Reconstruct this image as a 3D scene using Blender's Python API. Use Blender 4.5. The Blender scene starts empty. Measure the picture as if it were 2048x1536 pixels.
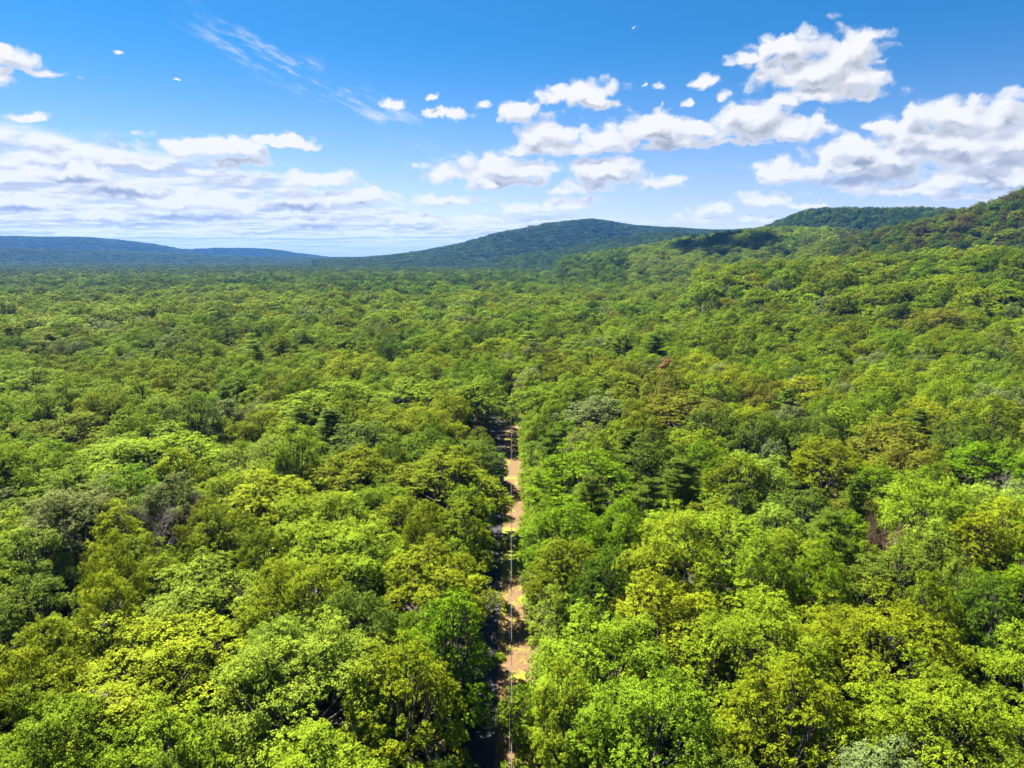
import bpy, math, random
import numpy as np
from mathutils import Vector, Euler
rnd = random.Random(11); RNG = np.random.default_rng(11)
S = bpy.context.scene; C = S.collection
# ------------------------------------------------------------------ camera
CAMH = 65.0; F = 1420.0; PITCH = math.radians(10.18)
cd = bpy.data.cameras.new('camera'); cam = bpy.data.objects.new('camera', cd); C.objects.link(cam)
cd.sensor_width = 36.0; cd.lens = 36.0 * F / 2048.0; cd.clip_start = 0.5; cd.clip_end = 60000
cam.location = (0, 0, CAMH); cam.rotation_euler = (math.pi/2 - PITCH, 0, 0); S.camera = cam
S.view_settings.view_transform = 'Standard'; S.view_settings.look = 'None'
S.view_settings.gamma = 1.0; S.view_settings.exposure = 2.34; S.view_settings.use_curve_mapping = False
cy = S.cycles
cy.max_bounces = 5; cy.diffuse_bounces = 1; cy.glossy_bounces = 1; cy.transmission_bounces = 2
cy.volume_bounces = 0; cy.transparent_max_bounces = 12; cy.caustics_reflective = False; cy.caustics_refractive = False
EXP = 2 ** S.view_settings.exposure
def pdir(px, py):
    u = (px - 1024) / F; v = (768 - py) / F
    return Vector((u, math.cos(PITCH) + v*math.sin(PITCH), -math.sin(PITCH) + v*math.cos(PITCH)))
def pplane(px, py, z):                       # where the ray through a photo pixel meets the height z
    d = pdir(px, py); t = (z - CAMH) / d.z
    return d.x*t, d.y*t
def azel(px, py):
    d = pdir(px, py).normalized(); return math.atan2(d.x, d.y), math.asin(d.z)
def project(x, y, z):
    dy, dz = y, z - CAMH
    dep = dy*math.cos(PITCH) - dz*math.sin(PITCH)
    up = dy*math.sin(PITCH) + dz*math.cos(PITCH)
    if dep < 1: return None
    return 1024 + F*x/dep, 768 - F*up/dep, dep
# ------------------------------------------------------------------ sun and sky
SUN_EL = math.radians(51); SUN_AZ = math.radians(-42)      # azimuth from +Y, negative = left
sd = Vector((math.sin(SUN_AZ)*math.cos(SUN_EL), math.cos(SUN_AZ)*math.cos(SUN_EL), math.sin(SUN_EL)))
sl = bpy.data.lights.new('sun', 'SUN'); sl.energy = 5.0; sl.angle = math.radians(0.5); sl.color = (1.0, 0.95, 0.86)
so = bpy.data.objects.new('sun', sl); C.objects.link(so); so.rotation_euler = sd.to_track_quat('Z', 'Y').to_euler()
so.location = (0, 0, 900)

W = bpy.data.worlds.new('World'); S.world = W; W.use_nodes = True; NT = W.node_tree; NT.nodes.clear()
class NB:
    def __init__(s, nt): s.nt = nt
    def n(s, t, **k):
        x = s.nt.nodes.new(t)
        for a, b in k.items(): setattr(x, a, b)
        return x
    def put(s, sock, v):
        if isinstance(v, bpy.types.NodeSocket): s.nt.links.new(v, sock)
        elif v is not None: sock.default_value = v
    def m(s, op, a, b=None, c=None, clamp=False):
        x = s.n('ShaderNodeMath', operation=op, use_clamp=clamp)
        s.put(x.inputs[0], a); s.put(x.inputs[1], b); s.put(x.inputs[2], c); return x.outputs[0]
    def vm(s, op, a, b=None, c=None, out=0):
        x = s.n('ShaderNodeVectorMath', operation=op)
        s.put(x.inputs[0], a); s.put(x.inputs[1], b)
        if c is not None: s.put(x.inputs[2], c)
        return x.outputs['Value'] if op in ('LENGTH', 'DOT_PRODUCT') else x.outputs[0]
    def ss(s, v, a, b, lo=0.0, hi=1.0):
        x = s.n('ShaderNodeMapRange', interpolation_type='SMOOTHSTEP')
        s.put(x.inputs[0], v); s.put(x.inputs[1], a); s.put(x.inputs[2], b); s.put(x.inputs[3], lo); s.put(x.inputs[4], hi)
        return x.outputs[0]
    def noise(s, vec, scale, detail=4, rough=0.55, col=False, lac=2.0, dim='3D'):
        x = s.n('ShaderNodeTexNoise', noise_dimensions=dim); s.put(x.inputs['Vector'], vec); x.inputs['Scale'].default_value = scale
        x.inputs['Detail'].default_value = detail; x.inputs['Roughness'].default_value = rough; x.inputs['Lacunarity'].default_value = lac
        return x.outputs['Color' if col else 'Fac']
    def mix(s, f, a, b, bt='MIX'):
        x = s.n('ShaderNodeMix', data_type='RGBA', blend_type=bt)
        s.put(x.inputs[0], f); s.put(x.inputs[6], a); s.put(x.inputs[7], b); return x.outputs[2]
    def xyz(s, x, y, z):
        k = s.n('ShaderNodeCombineXYZ'); s.put(k.inputs[0], x); s.put(k.inputs[1], y); s.put(k.inputs[2], z); return k.outputs[0]

# clouds of the photograph: pixel centre, pixel radii, strength; turned into azimuth and elevation
PUFFS = [(1625,150,125,72,1),(1690,105,85,48,.9),(1570,92,60,34,.9),(1640,192,135,26,1),(1500,118,62,15,.8),(1748,70,40,22,.45),(1755,122,36,14,.35),(1700,165,60,45,1),
 (1160,190,74,30,1),(1200,203,40,15,1),(1032,222,40,20,.95),(972,210,42,11,.55),(890,226,38,12,.85),(860,196,17,7,.45),(782,210,38,12,.75),
 (1322,170,18,10,.7),(1286,168,12,7,.3),(1408,163,40,20,.55),(1374,205,15,20,.4),(1452,194,30,17,.35),(1325,208,10,14,.15),
 (1110,272,66,40,1),(1070,300,60,14,1),(1165,300,80,20,1),(1210,285,60,30,1),(1300,268,85,40,1),(1350,290,75,20,1),(1400,262,60,28,.9),(1490,258,95,44,1),(1570,265,75,36,1),(1490,285,60,14,1),
 (1900,235,110,38,1),(1990,248,100,52,1),(1830,275,110,42,1),(1700,300,95,34,.9),(1745,252,48,12,.8),(1860,320,190,34,1),(1640,345,130,32,1),(1575,352,90,22,1),(1760,355,120,30,1),(1960,360,130,26,1),(2030,300,90,50,1),(2060,350,60,40,1),(1890,300,150,50,1),(1990,320,110,50,1),(1720,340,120,26,1),(2040,370,90,24,1),(1800,380,150,18,.9),
 (985,345,120,30,1),(1060,345,50,30,1),(905,352,50,20,.95),(1010,368,90,14,1),(1205,350,82,34,1),(1180,372,70,16,.9),(1328,366,52,20,.85),(1265,345,30,20,.6),
 (1535,405,74,22,.95),(1430,420,50,18,.9),(1390,438,60,12,.7),(1500,438,70,10,.6),(1600,415,70,10,.5),(1700,420,60,8,.5),(1140,412,64,19,1),(1060,418,60,16,.9),(1840,412,60,10,.6),(1930,395,120,14,.7),
 (430,300,112,30,1),(565,286,60,18,.95),(480,326,60,12,.9),(50,236,50,15,.95),(10,118,75,30,.8),(70,142,90,13,.5),(0,150,34,20,.9),(225,104,26,7,.7),(355,158,9,5,.5),(1267,57,9,6,.35),
 (130,350,90,22,1),(270,325,60,16,.8),(640,362,90,18,1),(700,395,110,20,.95),(400,408,130,24,1),(250,388,120,16,.8),(30,410,90,24,1),(590,412,70,14,1),(820,440,70,14,.8),(640,445,90,12,.9),(900,402,70,14,.9),(960,440,70,9,.8),(740,465,70,8,.8),(430,465,90,8,.7),(180,430,80,12,.8),(200,470,110,7,.7),(1120,380,50,9,.6),(520,350,60,10,.5)]
w = NB(NT)
def density_group():
    g = bpy.data.node_groups.new('cloud_density', 'ShaderNodeTree')
    g.interface.new_socket('P', in_out='INPUT', socket_type='NodeSocketVector')
    g.interface.new_socket('D', in_out='OUTPUT', socket_type='NodeSocketFloat'); g.interface.new_socket('S', in_out='OUTPUT', socket_type='NodeSocketFloat')
    b = NB(g); gi = b.n('NodeGroupInput'); go = b.n('NodeGroupOutput'); P = gi.outputs[0]
    # P = (azimuth, elevation, 0) in radians
    warp = b.vm('MULTIPLY', b.vm('SUBTRACT', b.noise(P, 24, 2, .5, True, dim='2D'), (.5,.5,.5)), (.028,.015,0))
    warp2 = b.vm('MULTIPLY', b.vm('SUBTRACT', b.noise(P, 110, 2, .6, True, dim='2D'), (.5,.5,.5)), (.009,.007,0))
    Q = b.vm('ADD', b.vm('ADD', P, warp), warp2)
    qs = b.n('ShaderNodeSeparateXYZ'); b.put(qs.inputs[0], Q)
    cur = None
    for (px, py, rx, ry, st) in PUFFS:
        a, e = azel(px, py); a1, _ = azel(px+rx, py); _, e1 = azel(px, py-ry)
        sx = 1/abs(a1-a)*.78; sy = 1/abs(e1-e)*.77
        d = b.vm('LENGTH', b.vm('MULTIPLY_ADD', Q, (sx, sy, 0), (-a*sx, -e*sy, 0)))
        v = b.m('MULTIPLY_ADD', d, -1.0, 0.25 + st*.75)
        if rx >= 45 and ry >= 14:                 # cumulus stand on a flat base
            eb = azel(px, py+ry*.72)[1]; kb = 1.1/abs(e1-e)
            v = b.m('SMOOTH_MIN', v, b.m('MULTIPLY_ADD', qs.outputs[1], kb, -eb*kb), .15)
        cur = v if cur is None else b.m('SMOOTH_MAX', cur, v, .12)
    # billows
    n0 = b.noise(b.vm('MULTIPLY', Q, (1, 1.7, 1)), 22, 1.5, .5, dim='2D')
    n1 = b.noise(b.vm('MULTIPLY', Q, (1, 1.7, 1)), 22, 5, .54, dim='2D')
    vor = b.n('ShaderNodeTexVoronoi', feature='F1', voronoi_dimensions='2D'); b.put(vor.inputs['Vector'], b.vm('MULTIPLY', Q, (1, 1.5, 1))); vor.inputs['Scale'].default_value = 42
    bil = b.m('MULTIPLY', b.m('SUBTRACT', .42, vor.outputs['Distance']), .5)
    D = b.m('ADD', cur, b.m('MULTIPLY', b.m('SUBTRACT', n1, .5), 1.2))
    D = b.m('ADD', D, bil)
    Sx = b.m('ADD', b.m('ADD', b.m('MULTIPLY', cur, .7), b.m('MULTIPLY', b.m('SUBTRACT', n0, .5), 1.0)), b.m('MULTIPLY', bil, .5))
    g.links.new(D, go.inputs[0]); g.links.new(Sx, go.inputs[1]); return g
G = density_group()
tc = w.n('ShaderNodeTexCoord'); dirv = w.vm('NORMALIZE', tc.outputs['Generated'])
sep = w.n('ShaderNodeSeparateXYZ'); w.put(sep.inputs[0], dirv)
az = w.m('ARCTAN2', sep.outputs[0], sep.outputs[1]); el = w.m('ARCSINE', sep.outputs[2])
P = w.xyz(az, el, 0.0)
def dens(p):
    x = w.n('ShaderNodeGroup', node_tree=G); w.put(x.inputs[0], p); return x.outputs[0], x.outputs[1]
D0, S0 = dens(P); _, S1 = dens(w.vm('ADD', P, (-.006, .016, 0)))
# stratocumulus deck low in the left half
plane = w.xyz(w.m('MULTIPLY', az, 5.5), w.m('DIVIDE', 1.0, w.m('ADD', el, .045)), 0.3)
s1 = w.noise(w.vm('MULTIPLY', plane, (1.0, .42, 1)), 1.6, 5, .6, dim='2D')
s1b = w.noise(w.vm('MULTIPLY', w.vm('ADD', plane, (-.03, -.30, 0)), (1.0, .42, 1)), 1.6, 3, .6, dim='2D')
top = w.m('MAXIMUM', w.m('MULTIPLY_ADD', az, -.19, .046), .058)                 # upper edge of the deck falls away to the right
top = w.m('MULTIPLY_ADD', w.m('SUBTRACT', s1, .5), .05, top)
deck = w.ss(w.m('SUBTRACT', top, el), -.004, .022)
deck = w.m('MULTIPLY', deck, w.ss(az, .24, .02))
holes = w.ss(s1, .36, .52)
deckA = w.m('MULTIPLY', deck, w.m('MULTIPLY_ADD', holes, .40, .62), clamp=True)
lowband = w.m('MULTIPLY', w.m('MULTIPLY', w.ss(el, .07, .02), w.ss(el, -.004, .008)), w.m('MULTIPLY', w.ss(s1, .43, .6), .65))
lowband = w.m('MULTIPLY', lowband, w.ss(az, .45, -.05, .25, 1))
# cirrus streaks
ca, ce = azel(640, 165); cb, cb2 = azel(860, 265)
ang = math.atan2(cb2-ce, cb-ca)
rot = w.n('ShaderNodeVectorRotate', rotation_type='Z_AXIS'); w.put(rot.inputs['Vector'], P); rot.inputs['Center'].default_value = (ca, ce, 0); rot.inputs['Angle'].default_value = -ang
rs = w.n('ShaderNodeSeparateXYZ'); w.put(rs.inputs[0], rot.outputs[0])
dx = w.m('SUBTRACT', rs.outputs[0], ca); dy = w.m('SUBTRACT', rs.outputs[1], ce)
wis = w.noise(w.vm('MULTIPLY', rot.outputs[0], (16, 60, 1)), 1.0, 5, .65, dim='2D')
cm = w.m('MULTIPLY', w.ss(w.m('ABSOLUTE', dy), .034, .004), w.ss(w.m('ABSOLUTE', dx), .20, .08))
cirrus = w.m('MULTIPLY', w.m('MULTIPLY', cm, w.ss(wis, .45, .78)), .6)
sky = w.n('ShaderNodeTexSky', sky_type='NISHITA', sun_disc=False)
sky.sun_elevation = SUN_EL; sky.sun_rotation = SUN_AZ; sky.air_density = 1.0; sky.dust_density = 0.3; sky.ozone_density = 2.0; sky.altitude = 300
SKYK = .0364
gradb = w.ss(el, .0, .29)
tintc = w.mix(gradb, (.68, .62, .76, 1), (.105, .425, .67, 1))
skyc = w.vm('MULTIPLY', sky.outputs[0], tintc)
skyc = w.vm('SCALE', skyc, None); skyc.node.inputs['Scale'].default_value = SKYK
white = .96 / EXP
lit = w.ss(w.m('SUBTRACT', S0, S1), -.22, .30)
thick = w.ss(D0, .15, .9)
lit2 = w.m('SUBTRACT', 1.0, w.m('MULTIPLY', w.m('SUBTRACT', 1.0, lit), w.m('MULTIPLY_ADD', thick, .75, .25)))
grey = (.33/EXP, .38/EXP, .47/EXP, 1); wh = (white, white, white*1.01, 1)
cloudc = w.mix(lit2, grey, wh)
alpha = w.ss(D0, .0, .46)
litd = w.ss(w.m('SUBTRACT', s1, s1b), -.12, .09)
deckc = w.mix(litd, (.56/EXP, .62/EXP, .74/EXP, 1), (white*.98, white, white*1.02, 1))
c = w.mix(cirrus, skyc, wh)
c = w.mix(lowband, c, deckc)
c = w.mix(deckA, c, deckc)
c = w.mix(alpha, c, cloudc)
# long flat shaded bases of the lower clouds
BASES = [(150,360,75,8,.7),(250,388,95,9,.8),(390,434,125,9,.85),(600,414,90,9,.7),(40,416,70,9,.8),(730,410,60,7,.5),(1700,362,120,13,.8),(1330,303,90,9,.55),(1180,315,70,7,.35),(1860,305,90,10,.35),(1000,380,90,6,.35),(1190,388,60,5,.3),(760,455,90,5,.4),(500,465,110,5,.4),(250,450,120,5,.45),(1060,435,70,6,.6),(1150,428,60,7,.6),(900,412,60,6,.6),(820,455,70,6,.6),(640,452,80,7,.6),(1540,425,70,7,.6),(1440,436,60,6,.5),(1960,376,110,9,.6),(1620,215,120,7,.3),(570,300,50,5,.3),(430,330,80,7,.35),(1500,296,80,7,.45),(2000,330,60,9,.45)]
bn = w.vm('ADD', P, w.vm('MULTIPLY', w.vm('SUBTRACT', w.noise(P, 40, 4, .6, True, dim='2D'), (.5,.5,.5)), (.04, .018, 0)))
bs = None
for (px, py, rx, ry, st) in BASES:
    a, e = azel(px, py); a1, _ = azel(px+rx, py); _, e1 = azel(px, py-ry); sx = 1/abs(a1-a); sy = 1/abs(e1-e)
    v = w.m('MULTIPLY', w.m('SUBTRACT', 1.25, w.vm('LENGTH', w.vm('MULTIPLY_ADD', bn, (sx, sy, 0), (-a*sx, -e*sy, 0)))), st)
    bs = v if bs is None else w.m('MAXIMUM', bs, v)
cov = w.m('MAXIMUM', alpha, deckA)
c = w.mix(w.m('MULTIPLY', w.ss(bs, .0, .8, 0, .9), cov), c, (.34/EXP, .41/EXP, .54/EXP, 1))
c = w.mix(w.ss(el, .030, -.002, 0, .75), c, (.58/EXP, .67/EXP, .79/EXP, 1))
bg = w.n('ShaderNodeBackground'); w.put(bg.inputs[0], c); bg.inputs[1].default_value = 1.0
wo = w.n('ShaderNodeOutputWorld'); NT.links.new(bg.outputs[0], wo.inputs[0])
W.cycles.sampling_method = 'MANUAL'; W.cycles.sample_map_resolution = 512

# ------------------------------------------------------------------ mesh helpers
class MB:
    def __init__(s): s.V = []; s.Fq = []; s.Ft = []; s.n = 0; s.cq = []; s.ct = []
    def quads(s, v, col=None):             # v: (k,4,3)
        k = len(v); s.V.append(v.reshape(-1, 3)); s.Fq.append(np.arange(k*4).reshape(k, 4) + s.n); s.n += k*4
        s.cq.append(np.zeros(k) if col is None else np.broadcast_to(col, (k,)))
    def tube(s, pts, rad, sides=5, col=0.0):
        pts = np.asarray(pts, float); rad = np.asarray(rad, float); k = len(pts)
        t = np.gradient(pts, axis=0); t /= np.linalg.norm(t, axis=1, keepdims=True) + 1e-9
        a = np.cross(t, np.array([.31, .17, .93]) if abs(t[0, 2]) < .9 else np.array([1., .1, 0])); a /= np.linalg.norm(a, axis=1, keepdims=True) + 1e-9
        b = np.cross(t, a); th = np.arange(sides) * 2*math.pi/sides
        ring = pts[:, None] + rad[:, None, None]*(np.cos(th)[None, :, None]*a[:, None] + np.sin(th)[None, :, None]*b[:, None])
        idx = np.arange(k*sides).reshape(k, sides) + s.n; j = np.roll(idx, -1, axis=1)
        q = np.stack([idx[:-1], j[:-1], j[1:], idx[1:]], -1).reshape(-1, 4)
        s.V.append(ring.reshape(-1, 3)); s.Fq.append(q); s.n += k*sides; s.cq.append(np.full(len(q), col))
    def grid(s, P):                        # P: (a,b,3)
        a, b = P.shape[:2]; idx = np.arange(a*b).reshape(a, b) + s.n
        q = np.stack([idx[:-1, :-1], idx[1:, :-1], idx[1:, 1:], idx[:-1, 1:]], -1).reshape(-1, 4)
        s.V.append(P.reshape(-1, 3)); s.Fq.append(q); s.n += a*b; s.cq.append(np.zeros(len(q)))
    def box(s, x0, x1, y0, y1, z0, z1):
        p = np.array([[x, y, z] for z in (z0, z1) for (x, y) in ((x0, y0), (x1, y0), (x1, y1), (x0, y1))], float)
        f = np.array([[0, 3, 2, 1], [4, 5, 6, 7], [0, 1, 5, 4], [1, 2, 6, 5], [2, 3, 7, 6], [3, 0, 4, 7]]) + s.n
        s.V.append(p); s.Fq.append(f); s.n += 8; s.cq.append(np.zeros(6))
    def mesh(s, name, mats, midx=None, smooth=False):
        me = bpy.data.meshes.new(name); V = np.concatenate(s.V).astype(np.float32); Q = np.concatenate(s.Fq).astype(np.int32)
        me.vertices.add(len(V)); me.vertices.foreach_set('co', V.ravel())
        me.loops.add(Q.size); me.loops.foreach_set('vertex_index', Q.ravel())
        me.polygons.add(len(Q)); me.polygons.foreach_set('loop_start', np.arange(len(Q), dtype=np.int32)*4)
        at = me.attributes.new('leafvar', 'FLOAT', 'FACE'); at.data.foreach_set('value', np.concatenate(s.cq).astype(np.float32))
        for m_ in (mats if isinstance(mats, (list, tuple)) else [mats]): me.materials.append(m_)
        if midx is not None: me.polygons.foreach_set('material_index', np.asarray(midx, np.int32))
        if smooth: me.polygons.foreach_set('use_smooth', np.ones(len(Q), bool))
        me.update(calc_edges=True); return me
def link(name, me, parent=None):
    o = bpy.data.objects.new(name, me); C.objects.link(o)
    if parent: o.parent = parent
    return o
def tag(o, label=None, cat=None, group=None, kind=None):
    for k, v in (('label', label), ('category', cat), ('group', group), ('kind', kind)):
        if v: o[k] = v
    return o
# ------------------------------------------------------------------ materials
def newmat(name):
    m_ = bpy.data.materials.new(name); m_.use_nodes = True; m_.node_tree.nodes.clear(); return m_, NB(m_.node_tree)
def leafmat(name, trans=.38, rough=.5, spec=.35):
    m_, b = newmat(name)
    at = b.n('ShaderNodeAttribute', attribute_type='INSTANCER', attribute_name='tint')
    lv = b.n('ShaderNodeAttribute', attribute_type='GEOMETRY', attribute_name='leafvar')
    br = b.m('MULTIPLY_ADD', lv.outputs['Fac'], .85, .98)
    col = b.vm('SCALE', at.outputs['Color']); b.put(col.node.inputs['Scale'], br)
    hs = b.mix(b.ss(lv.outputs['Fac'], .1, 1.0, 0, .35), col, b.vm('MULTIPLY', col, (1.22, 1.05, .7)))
    pr = b.n('ShaderNodeBsdfPrincipled'); b.put(pr.inputs['Base Color'], hs); pr.inputs['Roughness'].default_value = rough; pr.inputs['Specular IOR Level'].default_value = spec
    tr = b.n('ShaderNodeBsdfTranslucent'); b.put(tr.inputs[0], b.vm('MULTIPLY', hs, (1.35, 1.3, .35)))
    mx = b.n('ShaderNodeMixShader'); mx.inputs[0].default_value = trans; b.nt.links.new(pr.outputs[0], mx.inputs[1]); b.nt.links.new(tr.outputs[0], mx.inputs[2])
    o = b.n('ShaderNodeOutputMaterial'); b.nt.links.new(mx.outputs[0], o.inputs[0]); return m_
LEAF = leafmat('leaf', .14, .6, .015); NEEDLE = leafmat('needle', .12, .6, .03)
def simplemat(name, fn, rough=.85, spec=.2, bump=None):
    m_, b = newmat(name); g = b.n('ShaderNodeNewGeometry'); pos = g.outputs['Position']
    pr = b.n('ShaderNodeBsdfPrincipled'); b.put(pr.inputs['Base Color'], fn(b, pos)); pr.inputs['Roughness'].default_value = rough; pr.inputs['Specular IOR Level'].default_value = spec
    if bump:
        bp = b.n('ShaderNodeBump'); bp.inputs['Distance'].default_value = bump[1]; bp.inputs['Strength'].default_value = .8
        b.put(bp.inputs['Height'], b.noise(pos, bump[0], 5, .6)); b.nt.links.new(bp.outputs[0], pr.inputs['Normal'])
    o = b.n('ShaderNodeOutputMaterial'); b.nt.links.new(pr.outputs[0], o.inputs[0]); return m_
def flecks(b, pos, lo, hi, sc, a=.35, c=.65, det=6):
    return b.mix(b.ss(b.noise(pos, sc, det, .65), a, c), lo, hi)
BARK = simplemat('bark', lambda b, p: flecks(b, p, (0.025, 0.020, 0.016, 1), (0.086, 0.072, 0.061, 1), 6), bump=(9, .03))
DEADBARK = simplemat('dead_bark', lambda b, p: flecks(b, p, (0.115, 0.094, 0.079, 1), (0.245, 0.209, 0.180, 1), 3))
BROWNBARK = simplemat('brown_bark', lambda b, p: flecks(b, p, (0.115, 0.065, 0.047, 1), (0.245, 0.144, 0.101, 1), 3))
def groundcol(b, p):
    near = flecks(b, p, (0.026, 0.018, 0.012, 1), (0.09, 0.058, 0.036, 1), 2.2)
    near = b.mix(b.ss(b.noise(p, .12, 3, .5), .5, .62, 0, .7), near, (0.025, 0.040, 0.009, 1))
    far = flecks(b, p, (0.010, 0.020, 0.004, 1), (0.026, 0.046, 0.006, 1), .03)
    ln = b.vm('LENGTH', p)
    return b.mix(b.ss(ln, 380, 700), near, far)
GROUND = simplemat('forest_floor', groundcol, bump=(3, .08))
def vergecol(b, p):
    base = flecks(b, p, (0.080, 0.045, 0.018, 1), (0.18, 0.106, 0.042, 1), 5, .3, .7)
    base = b.mix(b.ss(b.noise(p, 1.1, 4, .6), .52, .66, 0, .6), base, (0.20, 0.125, 0.056, 1))
    tw = b.ss(b.noise(b.vm('MULTIPLY', p, (6, 2, 1)), 2.4, 4, .7), .60, .66, 0, .75)
    base = b.mix(tw, base, (0.050, 0.030, 0.020, 1))
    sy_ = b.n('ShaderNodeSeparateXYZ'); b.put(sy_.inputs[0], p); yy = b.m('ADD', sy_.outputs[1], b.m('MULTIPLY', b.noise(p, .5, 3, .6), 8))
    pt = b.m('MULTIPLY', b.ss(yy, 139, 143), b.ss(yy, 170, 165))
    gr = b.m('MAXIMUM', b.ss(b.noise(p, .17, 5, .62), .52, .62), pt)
    g = flecks(b, p, (0.10, 0.15, 0.004, 1), (0.22, 0.24, 0.008, 1), 4)
    return b.mix(b.m('MULTIPLY', gr, .85), base, g)
VERGE = simplemat('verge_litter', vergecol, bump=(6, .05))
def roadcol(b, p):
    base = flecks(b, p, (0.016, 0.015, 0.016, 1), (0.030, 0.029, 0.030, 1), 12, .3, .7)
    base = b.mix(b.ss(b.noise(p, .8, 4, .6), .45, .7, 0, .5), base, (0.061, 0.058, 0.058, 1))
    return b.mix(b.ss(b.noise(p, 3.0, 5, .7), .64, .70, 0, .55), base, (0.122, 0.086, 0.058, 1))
ROAD = simplemat('worn_asphalt', roadcol, .8, bump=(20, .01))
GRAVEL = simplemat('gravel', lambda b, p: flecks(b, p, (0.115, 0.108, 0.115, 1), (0.302, 0.288, 0.302, 1), 3), bump=(10, .05))
POLE = simplemat('weathered_wood', lambda b, p: flecks(b, b.vm('MULTIPLY', p, (8, 8, .6)), (0.072, 0.050, 0.036, 1), (0.180, 0.130, 0.094, 1), 3))
WIRE = simplemat('aluminium_cable', lambda b, p: flecks(b, p, (0.065, 0.061, 0.058, 1), (0.144, 0.130, 0.115, 1), 2), .6, .3)
METAL = simplemat('grey_metal', lambda b, p: flecks(b, p, (.3, .3, .31, 1), (.42, .42, .43, 1), 2), .5, .5)
PORC = simplemat('porcelain', lambda b, p: flecks(b, p, (.25, .2, .17, 1), (.4, .35, .3, 1), 2), .3, .5)
WHITE = simplemat('white_siding', lambda b, p: flecks(b, p, (.36, .36, .35, 1), (.45, .45, .44, 1), .5))
ROOFM = simplemat('grey_shingles', lambda b, p: flecks(b, p, (.2, .2, .21, 1), (.34, .34, .35, 1), 1.5))
CLOUDM0 = simplemat('cloud_white', lambda b, p: flecks(b, p, (.75, .75, .75, 1), (.82, .82, .82, 1), .01))

CLOUDM, b = newmat('cloud'); dfc = b.n('ShaderNodeBsdfDiffuse'); dfc.inputs[0].default_value = (.8, .8, .8, 1); tpc = b.n('ShaderNodeBsdfTransparent'); mxc = b.n('ShaderNodeMixShader'); mxc.inputs[0].default_value = .45
b.nt.links.new(dfc.outputs[0], mxc.inputs[1]); b.nt.links.new(tpc.outputs[0], mxc.inputs[2]); b.nt.links.new(mxc.outputs[0], b.n('ShaderNodeOutputMaterial').inputs[0])
# ------------------------------------------------------------------ terrain: ridges read from the skyline, each at its own distance
def vnoise(x, y, seed=0):
    xi = np.floor(x).astype(int); yi = np.floor(y).astype(int); fx = x-xi; fy = y-yi
    fx = fx*fx*(3-2*fx); fy = fy*fy*(3-2*fy)
    def h(a, b):
        n = (a*374761393 + b*668265263 + seed*974634777) & 0x7fffffff
        n = ((n ^ (n >> 13)) * 1274126177) & 0x7fffffff
        return ((n ^ (n >> 16)) & 0xffff) / 65535.0
    return (h(xi, yi)*(1-fx) + h(xi+1, yi)*fx)*(1-fy) + (h(xi, yi+1)*(1-fx) + h(xi+1, yi+1)*fx)*fy
def fbm(x, y, o=4, seed=0):
    s = 0; a = .5; t = 0
    for k in range(o): s = s + a*vnoise(x*2**k, y*2**k, seed+k*7); t += a; a *= .5
    return s/t - .5
#         distance, front width, back width, [(px, skyline py)]
RIDGES = [
 (9000, 1500, 1800, [(-500,500),(-200,484),(0,474),(80,476),(170,476),(230,481),(300,489),(350,498),(385,506),(440,516)]),
 (6600, 1200, 1500, [(-500,500),(-100,496),(0,497),(60,499),(150,503),(250,505),(330,510),(450,514),(560,518)]),
 (9800, 1000, 1200, [(290,516),(330,503),(370,496),(440,494),(500,495),(560,500),(590,506),(630,511),(680,518)]),
 (4600, 1500, 1800, [(640,518),(720,515),(790,509),(860,500),(930,487),(1000,469),(1060,458),(1100,449),(1150,441),(1185,438),(1215,441),(1260,448),(1330,453),(1400,458),(1460,460),(1520,457),(1700,450),(2300,440)]),
 (3100, 900, 700, [(1000,516),(1100,500),(1190,488),(1240,477),(1290,469),(1350,467),(1420,474),(1500,480),(1600,490)]),
 (2500, 600, 900, [(1440,500),(1500,462),(1540,450),(1570,436),(1600,425),(1640,419),(1700,418),(1760,421),(1850,421),(1900,423),(2050,425),(2400,430)]),
 (1750, 700, 400, [(1120,522),(1200,508),(1300,494),(1380,480),(1430,470),(1480,464),(1560,460),(1650,459),(1720,466),(1850,475),(2000,480),(2300,480)]),
 (1300, 430, 900, [(1600,505),(1700,478),(1760,461),(1820,447),(1870,438),(1920,424),(1960,412),(2000,400),(2048,384),(2120,362),(2300,340),(2600,330)]),
 (760, 420, 500, [(1400,540),(1600,527),(1750,516),(1900,506),(2048,500),(2300,492),(2600,490)]),
]
RD = []
for (R, wf, wb, pts) in RIDGES:
    A = []; H = []
    for (px, py) in pts:
        a, e = azel(px, py); A.append(a); H.append(max(0, CAMH + R*math.tan(e) - (19 if R < 5000 else 10)))
    RD.append((R, wf, wb, np.array(A), np.array(H)))
def hgt(x, y):
    x = np.asarray(x, float); y = np.asarray(y, float); r = np.hypot(x, y); a = np.arctan2(x, y)
    z = np.zeros_like(r)
    for (R, wf, wb, A, H) in RD:
        Rl = R*(1 + .10*fbm(a*6+R, a*0+3., 3, 5)); h = np.interp(a, A, H, left=0, right=H[-1])
        h = h*np.where(a > 1.2, np.clip((2.2-a)/1.0, 0, 1), 1)
        d = r - Rl; k = np.where(d < 0, np.clip(1+d/wf, 0, 1), np.clip(1-d/wb, 0, 1)); k = k*k*(3-2*k)
        g = 1 + .22*fbm(a*38+R*.01, r/wf*2.0, 3, 9)*(k < .97)*4*k*(1-k)
        z = np.maximum(z, h*k*g)
    und = 7*fbm(x/330+9, y/330+4, 3, 2) + 14*fbm(x/1500+2, y/1500+7, 2, 3)*np.clip((r-900)/1500, 0, 1)
    return z + und*np.clip((r-260)/260, 0, 1)
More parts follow.
